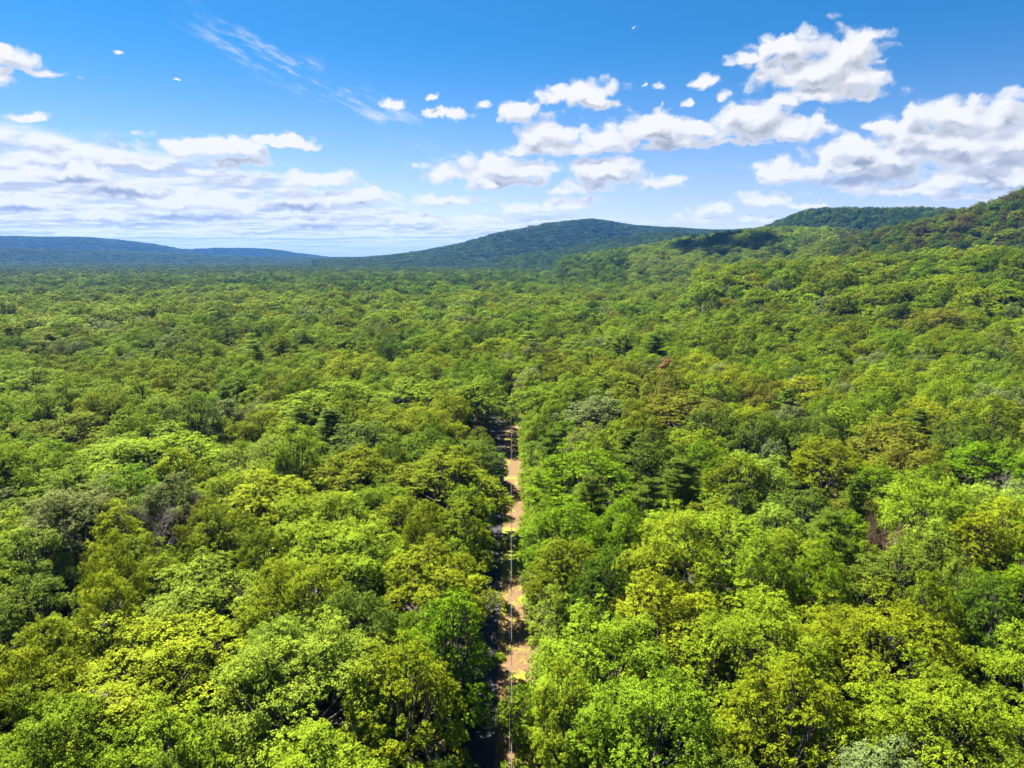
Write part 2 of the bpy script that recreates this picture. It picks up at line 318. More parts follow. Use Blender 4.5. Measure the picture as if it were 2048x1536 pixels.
azs = np.concatenate([np.linspace(-math.pi, -1.0, 60)[:-1], np.linspace(-1.0, 1.0, 420), np.linspace(1.0, math.pi, 60)[1:]])
rs_ = np.concatenate([np.linspace(0.01, 300, 16)[:-1], np.geomspace(300, 14000, 210)])
AA, RR = np.meshgrid(azs, rs_, indexing='ij')
X = RR*np.sin(AA); Y = RR*np.cos(AA)
mb = MB(); mb.grid(np.stack([X, Y, hgt(X, Y)], -1)[:, ::-1])
tag(link('ground', mb.mesh('ground', GROUND, smooth=True)), 'forest floor of brown leaf litter running out to the blue hills', kind='structure')

# ------------------------------------------------------------------ road and verge
def roadx(y): return -4.7 - 1.6*np.clip((y-170)/100, 0, 3)**2 * .6
ys = np.arange(-60, 420, 1.5)
cx = roadx(ys)
def strip(xa, xb, z):
    m_ = MB(); k = np.linspace(0, 1, 5)
    Xs = xa[:, None]*(1-k) + xb[:, None]*k
    Z = hgt(Xs, np.repeat(ys[:, None], 5, 1)) + z
    m_.grid(np.stack([Xs, np.repeat(ys[:, None], 5, 1), Z], -1)[:, ::-1]); return m_
wob = fbm(ys/3.0, ys*0+1.5, 4, 4)
wob2 = fbm(ys/2.0, ys*0+8.5, 4, 6)
tag(link('verge', strip(cx+2.3+wob*.9*0, np.full_like(ys, 3.9)+wob2*1.6, .012).mesh('verge', VERGE)), 'tan strip of leaf litter and yellow weeds beside the shaded road', kind='structure')
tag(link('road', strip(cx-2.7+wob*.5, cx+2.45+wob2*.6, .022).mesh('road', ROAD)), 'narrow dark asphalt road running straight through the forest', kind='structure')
gx, gy = pplane(560, 1195, 0); gx2, gy2 = pplane(425, 1115, 0)
def patch(name, cx_, cy_, rx, ry, lab):
    th = np.linspace(0, 2*math.pi, 41); rr = np.linspace(0.01, 1, 6)
    T, R_ = np.meshgrid(th, rr, indexing='ij'); q = 1+.5*fbm(np.cos(T)*2+5, np.sin(T)*2+5, 3, 8)
    P_ = np.stack([cx_+np.cos(T)*R_*rx*q, cy_+np.sin(T)*R_*ry*q, np.full_like(T, .012)], -1)
    m_ = MB(); m_.grid(P_); tag(link(name, m_.mesh(name, GRAVEL)), lab, kind='structure')
patch('path', gx, gy, 7, 9, 'grey gravel clearing glimpsed between trunks left of the road')

# ------------------------------------------------------------------ tree prototypes
def unit(v): return v/(np.linalg.norm(v, axis=-1, keepdims=True)+1e-9)
def leaves(mb, cen, out, n, spread, size, rng, upb=.45, rb=.75, flat=.75, var=None, aspect=.62):
    """n kite-shaped leaf sprays round each tuft centre"""
    k = len(cen); c = np.repeat(cen, n, 0); o = np.repeat(out, n, 0)
    d = unit(rng.normal(size=(k*n, 3))) * (rng.random((k*n, 1))**.4)
    d += o*.35; d[:, 2] *= flat
    p = c + d*spread
    nr = unit(o*.85 + np.array([0, 0, upb]) + unit(rng.normal(size=(k*n, 3)))*rb)
    t = unit(np.cross(nr, rng.normal(size=(k*n, 3)))); b = np.cross(nr, t)
    s = size*(.7+.6*rng.random((k*n, 1)))
    v = np.stack([p - t*s*.5, p + b*s*aspect*.5 - nr*s*.08 - t*s*.05, p + t*s*.5, p - b*s*aspect*.5 - nr*s*.08 - t*s*.05], 1)
    vv = np.repeat(rng.random(k) if var is None else var, n)*.6 + rng.random(k*n)*.4
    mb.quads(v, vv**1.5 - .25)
def broadleaf(seed, Wd, Ht, lob=1.35, sp=.60, nleaf=18, size=.235, base=.36, skirt=0, peaks=5, branches=True, trunkr=.32, fill=1.0, drop=1.0):
    """crown = an uneven many-peaked envelope covered with small boughs, each bough a dome of leaf tufts"""
    rng = np.random.default_rng(seed); cr = MB(); tr = MB(); R = Wd*.5; z0 = Ht*base; Hc = Ht-z0
    pk = []                                            # main limbs: each carries its own rounded head
    for k in range(peaks*2):
        a = k*2.39996+rng.random()*.9; q = math.sqrt((k+.3)/(peaks*2))*R*.80
        pk.append((q*math.cos(a), q*math.sin(a), Hc*(1-.72*(q/R)**2.2)*(.80+.22*rng.random()), R*(1.05+.35*rng.random())/math.sqrt(peaks*2)+.35))
    ph1, ph2, ph3 = rng.random(3)*6.28
    n = int(2.7*math.pi*R*R/(lob*lob)*.50*fill); g = np.arange(n)+.5
    B = []
    for k in range(n):
        a = k*2.39996+rng.normal()*.25; f = g[k]/n
        if f < .52: q = math.sqrt(f/.52); low = 0
        else: q = 1.0+rng.normal()*.05; low = (f-.52)/.48*rng.random()**.6
        Ra = R*(1+.12*math.sin(2*a+ph1)+.09*math.sin(3*a+ph2)+.06*math.sin(5*a+ph3))
        q = q*(1-.22*low)
        x = q*Ra*.93*math.cos(a); y = q*Ra*.93*math.sin(a); zt = -1
        for (px_, py_, hz_, rr_) in pk:
            d2 = ((x-px_)**2+(y-py_)**2)/(rr_*rr_)
            zt = max(zt, hz_ - rr_*1.25*d2)
        zt = max(zt, Hc*.05)
        zt = zt*(1-low*drop*.85) + rng.normal()*.62 - (1.0+1.6*rng.random() if rng.random() < .30 else 0)
        B.append((x, y, z0+zt-lob*.5, lob*(.48+.50*rng.random()), q, low))
    for k in range(skirt):
        a = k*2.4+rng.random(); q = R*(.7+.2*rng.random()); B.append((q*math.cos(a), q*math.sin(a), Ht*(.05+.45*rng.random()), lob*1.2, 1, .5))
    cens = []; outs = []; vars_ = []
    for (x, y, z, r, q, low) in B:
        m = max(5, int(2*math.pi*r*r*1.05/(sp*sp)))
        gg = np.arange(m)+.5; cz = 1-1.25*gg/m; sn = np.sqrt(1-cz*cz); th = gg*2.39996+rng.random()*6
        d = np.stack([np.cos(th)*sn, np.sin(th)*sn, cz], -1)+rng.normal(size=(m, 3))*.14
        tilt = np.array([x/R*.55, y/R*.55, .25])*(1+low); d = unit(d+tilt*.5)
        p = np.array([x, y, z])+d*r*(1+rng.normal(size=(m, 1))*.22)*np.array([1, 1, .95])
        kp = rng.random(m) > .07; p = p[kp]; d = d[kp]
        cens.append(p); outs.append(unit(d+np.array([0, 0, .3]))); bv = rng.normal()*.2
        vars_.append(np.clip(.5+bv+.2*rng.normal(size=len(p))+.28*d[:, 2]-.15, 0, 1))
    cen = np.concatenate(cens); out = np.concatenate(outs); var = np.concatenate(vars_)
    leaves(cr, cen, out, nleaf, sp*.58, size, rng, var=var, rb=.62)
    if branches:
        h0 = z0*1.02; wob = rng.normal(size=(5, 2))*.18; zz = np.linspace(-.4, h0, 5)
        tp = np.stack([wob[:, 0]*zz/h0, wob[:, 1]*zz/h0, zz], -1); tr.tube(tp, np.linspace(trunkr*1.25, trunkr*.8, 5), 7)
        for (x, y, hz_, rr_) in pk:
            e = np.array([x, y, z0+hz_-2.2]); mid = (tp[-1]+e)/2+np.array([x, y, 0])*.14+rng.normal(size=3)*.3
            tr.tube(np.stack([tp[-1], (tp[-1]+mid)/2, mid, e]), np.array([.65, .5, .38, .16])*trunkr, 5)
            for (bx, by, bz, r, q, low) in B:
                if (bx-x)**2+(by-y)**2 < (rr_*.75)**2 and rng.random() < .5:
                    b_ = np.array([bx, by, bz]); f = rng.random(); s0 = mid*(1-f)+e*f; mm = (s0+b_)/2+rng.normal(size=3)*.2-np.array([0, 0, .25])
                    tr.tube(np.stack([s0, mm, b_]), np.array([.26, .18, .07])*trunkr, 3)
    return tr, cr
def pine(seed, Ht, Rm, sp=1.0):
    rng = np.random.default_rng(seed); tr = MB(); cr = MB()
    tr.tube([(0, 0, -.4), (.1, 0, Ht*.4), (0, .15, Ht*.8), (0, 0, Ht)], [.3, .22, .1, .03], 6)
    z = Ht*.38; cen = []; out = []
    while z < Ht*.985:
        f = (z-Ht*.38)/(Ht*.62); R_ = Rm*(1-f**2.6)*(.62+.5*rng.random()) + .7
        nb = 6; a0 = rng.random()*6
        for k in range(nb):
            if rng.random() < .12: continue
            a = a0 + k*2*math.pi/nb + rng.normal()*.4; r = R_*(.5+.6*rng.random())
            d = np.array([math.cos(a), math.sin(a), 0]); e = np.array([0, 0, z]) + d*r + np.array([0, 0, r*.12])
            tr.tube(np.stack([[0, 0, z], np.array([0, 0, z])+d*r*.5-np.array([0, 0, r*.03]), e]), [.07, .05, .02], 3)
            m = max(3, int(r/.42))
            for q in np.linspace(.3, 1.0, m):
                wdt = .55*(1-abs(q-.65))*r*.45
                for s_ in (-1, 0, 1):
                    p = np.array([0, 0, z]) + d*r*q + np.array([-d[1], d[0], 0])*s_*wdt*(.6+.6*rng.random()) + np.array([0, 0, r*.1*q+rng.normal()*.08])
                    cen.append(p); out.append([d[0]*.3, d[1]*.3, .9])
        z += Ht*.040*(.7+.6*rng.random())
    leaves(cr, np.array(cen), np.array(out), 22, .52, .36, rng, upb=.5, rb=.9, flat=.55, aspect=.3)
    return tr, cr
def twigs(seed, Ht, Wd, n1=9, fine=1.0):
    rng = np.random.default_rng(seed); tr = MB(); cr = MB()
    h0 = Ht*.45; tr.tube([(0, 0, -.4), (.1, .1, h0*.5), (0, 0, h0), (.2, 0, Ht*.8)], [.28, .22, .16, .05], 6)
    def rec(p, d, L_, r, lev):
        q = p + d*L_*.5 + rng.normal(size=3)*L_*.05; e = p + d*L_ + rng.normal(size=3)*L_*.08
        (tr if lev == 0 else cr).tube(np.stack([p, q, e]), [r, r*.7, r*.4], 3, rng.random()*.5)
        if lev >= 3: return
        for k in range(int((5, 6, 6)[lev]*fine)):
            f = .25+.75*rng.random(); s_ = p + (e-p)*f
            nd = unit(d + rng.normal(size=3)*.62 + np.array([0, 0, .12])); rec(s_, nd, L_*(.62-.1*rng.random()), r*.5, lev+1)
    for k in range(n1):
        a = k*2.4; z = h0*(.85+.9*rng.random()*.6); d = unit(np.array([math.cos(a), math.sin(a), .55+.5*rng.random()])); rec(np.array([0, 0, z]), d, Wd*.30, .09, 0)
    return tr, cr
def snag_conifer(seed, Ht, Rm):
    t, c = pine(seed, Ht, Rm); return t, c
def weed(seed, Wd, Ht):
    rng = np.random.default_rng(seed); cr = MB(); tr = MB(); n = 46
    a = rng.random(n)*6.28; r = np.sqrt(rng.random(n))*Wd*.5; z = Ht*(1-(r/(Wd*.5))**2*.6)*(.45+.5*rng.random(n))
    cen = np.stack([r*np.cos(a), r*np.sin(a), z], -1); leaves(cr, cen, unit(np.stack([np.cos(a)*.4, np.sin(a)*.4, np.ones(n)], -1)), 14, .36, .24, rng)
    for k in range(0, n, 4): tr.tube(np.stack([[0, 0, -.1], cen[k]*np.array([.5, .5, .6]), cen[k]]), [.03, .02, .01], 3)
    return tr, cr
PROTO = {}
def proto(key, tc, tm, cm, size):
    t, c_ = tc; PROTO[key] = (t.mesh('trunk', tm), c_.mesh('crown', cm), size, t, c_)
#  broad crowns of several habits
proto('broad0', broadleaf(1, 15, 22, 1.45, peaks=5), BARK, LEAF, (15, 22))
proto('broad1', broadleaf(2, 13, 22, 1.25, peaks=4), BARK, LEAF, (13, 22))
proto('broad2', broadleaf(3, 17, 23, 1.6, peaks=8, sp=.64), BARK, LEAF, (17, 23))
proto('broad3', broadleaf(4, 11, 21, 1.15, peaks=2, base=.3), BARK, LEAF, (11, 21))
proto('tufty0', broadleaf(5, 14, 22, 1.0, peaks=9, sp=.56, fill=.9), BARK, LEAF, (14, 22))
proto('tufty1', broadleaf(6, 12, 21, .95, peaks=5, sp=.56), BARK, LEAF, (12, 21))
proto('loose0', broadleaf(7, 14, 22, 1.7, peaks=3, sp=.72, fill=.8, nleaf=18), BARK, LEAF, (14, 22))
proto('edge0', broadleaf(8, 8, 17, 1.0, peaks=3, base=.22, skirt=22, trunkr=.2), BARK, LEAF, (8, 17))
proto('edge1', broadleaf(9, 6.5, 11, .9, peaks=2, base=.15, skirt=16, trunkr=.14), BARK, LEAF, (6.5, 11))
proto('pine0', pine(10, 21, 4.6), BARK, NEEDLE, (9, 21))
proto('pine1', pine(11, 22, 3.6), BARK, NEEDLE, (7, 22))
proto('dead0', twigs(12, 20, 12), DEADBARK, DEADBARK, (11, 20))
proto('dead1', twigs(13, 20, 11), BROWNBARK, BROWNBARK, (10, 20))
proto('rust0', pine(14, 20, 2.3), BROWNBARK, NEEDLE, (5, 20))
proto('weed0', weed(15, 2.6, 1.3), BARK, LEAF, (2.6, 1.3))
proto('weed1', weed(16, 1.8, .9), BARK, LEAF, (1.8, .9))
# lighter versions for the far forest, trunk and crown in one mesh
LIB = bpy.data.collections.new('far_forest_kinds')
LODN = []
def lod(key, tc, size):
    t, c_ = tc; m_ = MB(); m_.V = []; off = 0
    nt = 0
    for s_ in (t, c_):
        if not s_.V: continue
        V = np.concatenate(s_.V); m_.V.append(V); m_.Fq.append(np.concatenate(s_.Fq)+off); m_.cq.append(np.concatenate(s_.cq)); off += len(V)
        if s_ is t: nt = len(m_.Fq[-1])
    nf = sum(len(f) for f in m_.Fq); mi = np.ones(nf, int); mi[:nt] = 0
    me = m_.mesh('distant_tree', [BARK, NEEDLE if key.startswith('pine') else LEAF], mi)
    o = bpy.data.objects.new('distant_tree%03d' % len(LODN), me); LIB.objects.link(o); LODN.append((key, size))
for k in ('broad0', 'broad1', 'broad2', 'broad3', 'tufty0', 'tufty1', 'loose0', 'pine0', 'pine1'):   # 0-8
    lod(k, PROTO[k][3:5], PROTO[k][2])
ML = [('m', 21, 15, 22, 6), ('m', 22, 13, 22, 4), ('m', 23, 17, 23, 9), ('m', 24, 11, 21, 2), ('m', 25, 14, 22, 7)]
for (k, s_, a, b_, n) in ML: lod('mid', broadleaf(s_, a, b_, 1.5, peaks=n, sp=.95, nleaf=8, size=.55, trunkr=.3), (a, b_))   # 9-13
for (k, s_, a, b_, n) in ML[:4]: lod('far', broadleaf(s_+10, a, b_, 2.2, peaks=n, sp=1.7, nleaf=6, size=1.05, branches=False), (a, b_))   # 14-17
def patchtree(seed):
    rng = np.random.default_rng(seed); cr = MB(); t = MB()
    for i in range(4):
        for j in range(4):
            t_, c_ = broadleaf(seed*20+i*4+j, 14, 21+rng.normal()*1.8, 3.2, peaks=4, sp=3.0, nleaf=5, size=2.2, branches=False)
            V = np.concatenate(c_.V); off = np.array([(i-1.5)*11.5+rng.normal()*2, (j-1.5)*11.5+rng.normal()*2, 0])
            cr.V.append(V+off); cr.Fq.append(np.concatenate(c_.Fq)+cr.n); cr.cq.append(np.concatenate(c_.cq)+rng.normal()*.35); cr.n += len(V)
    return t, cr
for s_ in (1, 2, 3): lod('patch', patchtree(s_), (46, 22))    # 18-20

# ------------------------------------------------------------------ colours of the crowns
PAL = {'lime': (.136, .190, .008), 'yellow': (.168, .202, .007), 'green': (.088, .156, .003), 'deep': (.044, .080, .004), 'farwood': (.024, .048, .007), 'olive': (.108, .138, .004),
       'pale': (.136, .196, .016), 'silver': (.104, .130, .036), 'tan': (.118, .130, .010), 'pine': (.070, .108, .006), 'sage': (.070, .104, .009),
       'rust': (.16, .070, .032), 'brown': (.2, .12, .08), 'grey': (.2, .17, .15), 'brownish': (.066, .062, .012), 'mid': (.108, .166, .007)}
WORD = {'lime': 'lime green', 'yellow': 'yellow-green', 'green': 'fresh green', 'deep': 'dark green', 'olive': 'olive green', 'pale': 'pale green', 'silver': 'silvery grey-green',
        'tan': 'tan-tipped olive', 'pine': 'dull green', 'sage': 'sage green', 'rust': 'rust-orange', 'brown': 'brown', 'grey': 'grey', 'mid': 'grass green'}
TREES = []      # x, y, width, kind, colour, custom label
def T(px, py, wpx, col, kind=None, lab=None, zc=15.5):
    if kind[:4] in ('dead', 'rust', 'pine'): zc = 18.5
    x, y = pplane(px, py, zc); dep = project(x, y, zc)[2]; wd = wpx*dep/F
    TREES.append([x, y, wd, kind, col, lab, (px, py)])
# (pixel centre of the crown, pixel width, colour, habit, label)
T(315,1330,410,'yellow','broad2','huge round yellow-green oak at lower left, brightest crown in the foreground')
T(610,1370,350,'pale','broad2','huge pale green oak filling the foreground right of the brightest yellow-green one')
T(810,1400,250,'olive','tufty0','olive tree leaning over the bottom end of the road from the left')
T(400,1190,270,'pale','broad0','pale green domed tree just behind the brightest yellow-green foreground oak')
T(95,1490,290,'lime','broad2','lime crown cut by the bottom left corner of the photo')
T(345,1520,260,'lime','tufty0','lime crown cut by the bottom edge below the brightest yellow-green oak')
T(55,1240,230,'sage','tufty0','dull dark sage tree with bare twigs at the left edge, below the deep black gap')
T(60,1390,190,'olive','broad1','small olive crown at the left edge under the dull sage tree')
T(865,1165,230,'yellow','broad0','yellow-crowned roadside oak left of the sunlit yellow-green verge')
T(690,1120,270,'lime','broad2','wide lime tree one crown left of the yellow-crowned roadside oak')
T(285,1110,150,'olive','broad3','narrow olive tree standing right of the deep black gap at left')
T(35,1100,130,'pale','broad3','pale mint crown at the left edge, left of the deep black gap')
T(895,1280,180,'green','tufty1','fresh green tree overhanging the road where sun patches light the asphalt')
T(720,1245,170,'sage','broad1','bluish sage crown between the huge pale oak and the wide lime tree')
T(560,1310,190,'pale','broad1','pale crown behind the huge pale green foreground oak')
T(640,1045,210,'lime','broad0','round lime crown in the left middle distance above the wide lime tree')
T(880,950,250,'olive','tufty0','large olive-lime tree on the left brink of the road below the far pole')
T(710,945,200,'olive','broad1','olive-yellow crown left of the large olive-lime roadside tree')
T(525,915,170,'pale','loose0','cream-tipped pale crown in the left middle distance')
T(740,885,190,'sage','tufty1','grey-green crown above the olive-yellow crown in the left middle distance')
T(545,1000,190,'yellow','broad1','warm yellow crown just under the cream-tipped pale crown')
T(300,920,290,'lime','broad2','wide lime canopy right of the yellow-olive crown at left middle')
T(120,860,210,'olive','broad0','broad yellow-olive crown at the left edge of the middle distance')
T(462,835,100,'silver','tufty1','silvery grey-green tree standing up left of centre in the middle distance')
T(332,862,85,'pine','pine0','open-branched dark pine beside the silvery grey-green tree at left')
T(150,990,240,'mid','tufty0','grass green tree with pale leaves above the deep black gap')
T(255,985,150,'green','broad1','fresh green crown left of the grey leafless treetop')
T(320,1015,95,'grey','dead0','grey leafless treetop tangled among the green crowns at left')
T(385,995,60,'brown','dead1','brown withered treetop touching the grey leafless one')
T(455,1075,150,'olive','broad1','olive crown between the brown withered top and the wide lime tree')
T(850,790,200,'lime','broad0','bright lime crown left of the road gap beyond the far pole')
T(940,800,150,'mid','tufty1','grass green crown leaning against the road gap left of the far pole')
T(600,830,170,'lime','broad1','lime crown right of the silvery grey-green tree')
T(700,800,160,'lime','tufty1','lime tufted crown between the silvery tree and the road gap')
T(960,870,110,'sage','edge0','shaded sage tree hanging over the far end of the visible road')
T(60,770,160,'mid','broad0','grass green crown by the left edge, upper middle distance')
T(800,1040,170,'olive','broad1','olive-green crown between the round lime crown and the road')
T(920,1060,130,'olive','tufty1','small olive roadside tree below the large olive-lime one')
T(1165,960,220,'green','tufty0','lush green tree with deep shadows right of the verge, middle distance')
T(1095,1060,170,'green','broad1','fresh green crown on the right brink of the verge below the lush one')
T(1300,985,130,'pine','pine0','feathery light pine right of the lush green tree')
T(1105,885,110,'pine','pine0','flat-layered dark pine beside the far bare clearing at the pole')
T(1265,885,110,'pine','pine1','soft dark pine under the tan-tipped crowns right of centre')
T(1390,895,160,'lime','broad0','lime dome right of the soft dark pine')
T(1195,830,170,'silver','tufty0','big silvery tree right of the far pole')
T(1370,835,220,'tan','tufty0','broad tan-tipped crown under the rust-orange dead conifer')
T(1390,728,95,'yellow','broad1','perfectly round bright yellow-green crown touching the rust-orange dead conifer')
T(1334,742,38,'rust','rust0','rust-orange dead conifer, the only orange tree in the photo')
T(1432,752,80,'silver','tufty1','ashen grey-green crown right of the round bright crown')
T(1600,780,120,'yellow','broad1','bright yellow-green crown in the right middle distance')
T(1770,1048,95,'brown','dead1','bare brown treetop among green crowns at right')
T(1712,985,52,'pine','pine1','small bluish pine in the dark hollow right of centre')
T(1665,1050,100,'pine','pine0','faded soft pine left of the bare brown treetop')
T(1800,1165,250,'sage','tufty0','large dark sage tree directly below the bare brown treetop')
T(1640,1170,130,'green','broad0','vivid green crown left of the large dark sage tree')
T(1925,1195,105,'pale','loose0','smooth mint dome near the right edge')
T(2000,1250,150,'deep','tufty1','dark bluish crown at the right edge beside the smooth mint dome')
T(1760,1290,330,'olive','broad2','enormous pale olive crown in the right foreground')
T(1320,1250,250,'yellow','broad0','yellow-topped tree right of the narrow black gap')
T(1500,1320,300,'lime','broad2','big lime tree between the yellow-topped tree and the enormous olive crown')
T(1210,1190,150,'deep','tufty1','dark tree with bare twigs left of the narrow black gap')
T(1140,1130,170,'olive','broad1','olive green crown on the right brink of the sunlit yellow verge')
T(1400,1080,280,'lime','broad2','wide fresh lime crown in the right middle distance')
T(1550,1050,160,'pale','tufty1','pale green crown above the vivid green one at right')
T(1850,1000,190,'lime','broad0','lime crown right above the bare brown treetop')
T(1930,1090,160,'olive','tufty1','olive crown right of the large dark sage tree')
T(1960,930,170,'green','broad1','fresh green crown at the right edge, middle distance')
T(2020,1080,140,'yellow','broad1','yellow-green crown cut by the right edge of the photo')
T(1200,1330,260,'lime','broad0','lime tree right of the verge in the foreground')
T(1300,1460,300,'mid','broad2','wide grass green crown in the foreground right of the road')
T(1580,1460,280,'olive','tufty0','olive crown at the bottom edge right of the wide grass green one')
T(1860,1430,310,'lime','broad2','wide lime crown near the bottom right corner')
T(1125,1430,150,'lime','tufty1','small lime tree at the bottom right of the road')
T(1090,1500,110,'mid','edge1','small leafy tree screening the verge at the bottom edge')
T(1460,960,150,'olive','tufty1','olive crown below the lime dome at right')
T(1500,850,150,'olive','tufty1','olive tufted crown between the tan-tipped crown and the bright one at right')
T(1700,850,150,'lime','broad0','lime green arc of crown in the far right middle distance')
T(1780,900,170,'tan','tufty0','tan-tipped wide crown above the dark hollow at right')
T(1650,930,150,'olive','broad1','olive crown left of the dark hollow at right')
T(1850,840,120,'yellow','loose0','smooth yellow dome in the right middle distance')
T(1980,830,150,'olive','broad1','olive crown at the right edge above the fresh green one')
T(1060,800,110,'mid','broad3','grass green tree right of the road gap beyond the far pole')
T(1010,700,130,'olive','tufty1','olive tree closing the road gap at its far end')
T(1250,770,150,'olive','tufty1','olive crown left below the rust-orange dead conifer')
T(1190,700,130,'silver','broad1','grey-green crown far above the big silvery tree')
T(1080,655,90,'green','broad1','vivid green crown beyond the end of the road gap')
NTAB = len(TREES); TAB = list(TREES)
# black gaps between crowns (pixel, radius in metres) and the road corridor stay free
GAPS = [pplane(160,1170,12)+(8.5,), pplane(1288,1270,12)+(3.0,), pplane(1640,985,12)+(6.5,), pplane(1805,1385,12)+(3,), pplane(430,900,12)+(4,), pplane(555,1185,6)+(6,),
        pplane(1340,905,12)+(4,), pplane(470,1480,10)+(4,)]
def corridor(x, y, w_):
    if y > 300: return True
    c0 = float(roadx(np.array(y)))
    lo = c0 + .7 - w_*.42; hi = 2.9 + w_*.45
    if y > 238: lo = -2.6 - w_*.45 ; hi = 1.2 + w_*.42
    return x < lo or x > hi
for t in TREES:                                           # nudge table trees off the road
    if t[1] < 300:
        for _ in range(60):
            if corridor(t[0], t[1], t[2]*.92): break
            t[0] += .25 if t[0] > -1 else -.25
for (x_, y_, w_, lab_) in ((.9, 87.5, 4.6, 'small fresh green tree growing on the verge right under the cables near the bottom'), (3.4, 80.0, 6.0, 'low leafy tree leaning onto the verge from the right near the bottom edge'), (.4, 73.0, 3.6, 'lowest small tree under the cables, cut by the bottom edge')):
    TREES.append([x_, y_, w_, 'edge1', 'mid' if x_ < 1 else 'lime', lab_, None])
def cpick(x, y):
    a = vnoise(np.array(x/38.+50), np.array(y/48.+50), 3)*.6 + rnd.random()*.4 + (.04 if x > 0 and y > 130 else -.02)
    r = rnd.random()
    if r < .022: return 'pine'
    if r < .075: return 'silver'
    if r < .085: return 'grey'
    if x > 20 and y > 120 and rnd.random() < .22: return 'tan'
    return ('yellow', 'lime', 'lime', 'olive', 'lime', 'mid', 'olive', 'green', 'pale', 'sage')[min(9, int(max(0, (a-.16)/.68)*10))]
# fill: dart throwing, spacing grows a little with distance
cell = {}
'''near_ok: no two crowns closer than their widths allow'''
def near_ok(x, y, w_):
    g = 12.0; i, j = int(x//g), int(y//g)
    for a in (-2, -1, 0, 1, 2):
        for b in (-2, -1, 0, 1, 2):
            for (X_, Y_, W__) in cell.get((i+a, j+b), ()):
                if (x-X_)**2+(y-Y_)**2 < ((w_+W__)*.395)**2: return False
    return True
def put(x, y, w_): cell.setdefault((int(x//12.0), int(y//12.0)), []).append((x, y, w_))
for t in TREES: put(t[0], t[1], t[2])
# trees lining both sides of the corridor
for side, y0 in ((-1, 50), (1, 50)):
    y = y0
    while y < 236:
        w_ = 6.5 + rnd.random()*2.5
        c0 = float(roadx(np.array(float(y)))); x = (c0-1.7-w_*.44) if side < 0 else (2.7+w_*.47)
        x += (rnd.random()-.2)*1.0*side
        if not (side < 0 and rnd.random() < .25):
            ok = all((x-t[0])**2+(y-t[1])**2 > ((w_+t[2])*.30)**2 for t in TREES)
            if ok: TREES.append([x, y, w_, 'edge0' if rnd.random() < .6 else 'edge1', rnd.choice(['pale', 'green', 'mid', 'lime'] if side > 0 else ['mid', 'sage', 'olive', 'green']), None, None]); put(x, y, w_)
        y += w_*.8
for w0 in (18.5, 16.5, 14.5, 12.5, 10.5, 8.5):
    for _ in range(9000):
        y = rnd.uniform(28, 330); lim = y*.80+26; x = rnd.uniform(-lim, lim); w_ = w0*rnd.uniform(.93, 1.07)*(.86 if y < 120 else 1.0)
        if not corridor(x, y, w_): continue
        if any((x-g[0])**2+(y-g[1])**2 < (g[2]+w_*.36)**2 for g in GAPS): continue
        if near_ok(x, y, w_): TREES.append([x, y, w_, None, cpick(x, y), None, None]); put(x, y, w_)
BK = ['broad0', 'broad1', 'broad2', 'broad3', 'tufty0', 'tufty1', 'loose0']
def kindfor(w_, col):
    if col == 'pine': return rnd.choice(['pine0', 'pine1'])
    if col in ('grey',): return 'dead0'
    if w_ > 14.2: return rnd.choice(['broad2', 'broad0', 'tufty0'])
    if w_ > 12: return rnd.choice(['broad0', 'broad1', 'tufty0', 'loose0', 'tufty1'])
    return rnd.choice(['broad1', 'broad3', 'tufty1', 'broad3'])
for t in TREES:
    if t[3] is None: t[3] = kindfor(t[2], t[4])
    if t[4] == 'pine' : t[2] = min(t[2], 9.5)
def tintof(col):
    c0 = PAL[col]; k = rnd.uniform(.86, 1.14); h = rnd.uniform(-.07, .07)
    return (c0[0]*k*(1+h), c0[1]*k, c0[2]*k*(1-h))
# choose the 300 that show largest; everything else joins the forest mass
vis = []; rest = []
for t in TREES:
    p = project(t[0], t[1], 16)
    if p is None or t[1] < 36: rest.append(t); continue
    hw = t[2]*.5*F/p[2]; 
    # a crown below the frame still shows if its top is inside
    pt = project(t[0], t[1], 21.5)
    inside = (-hw*.6 < p[0] < 2048+hw*.6) and (pt[1] < 1500)
    (vis if inside else rest).append(t)
vis.sort(key=lambda t: (0 if t[5] else 1, project(t[0], t[1], 16)[2]))
rest += vis[300:]; vis = vis[:300]
KN = {'pine0': 'pine_tree', 'pine1': 'pine_tree', 'dead0': 'dead_tree', 'dead1': 'dead_tree', 'rust0': 'dead_conifer', 'edge0': 'edge_tree', 'edge1': 'edge_tree'}
CAT = {'pine_tree': 'pine', 'dead_tree': 'dead tree', 'dead_conifer': 'dead conifer', 'edge_tree': 'tree', 'oak_tree': 'tree'}
GRP = {'pine_tree': 'pines scattered in the forest', 'dead_tree': 'leafless treetops', 'edge_tree': 'low leafy trees lining the road', 'oak_tree': 'broadleaf trees of the near forest'}
used = set(); USEDPOS = []
lst = [t for t in vis]
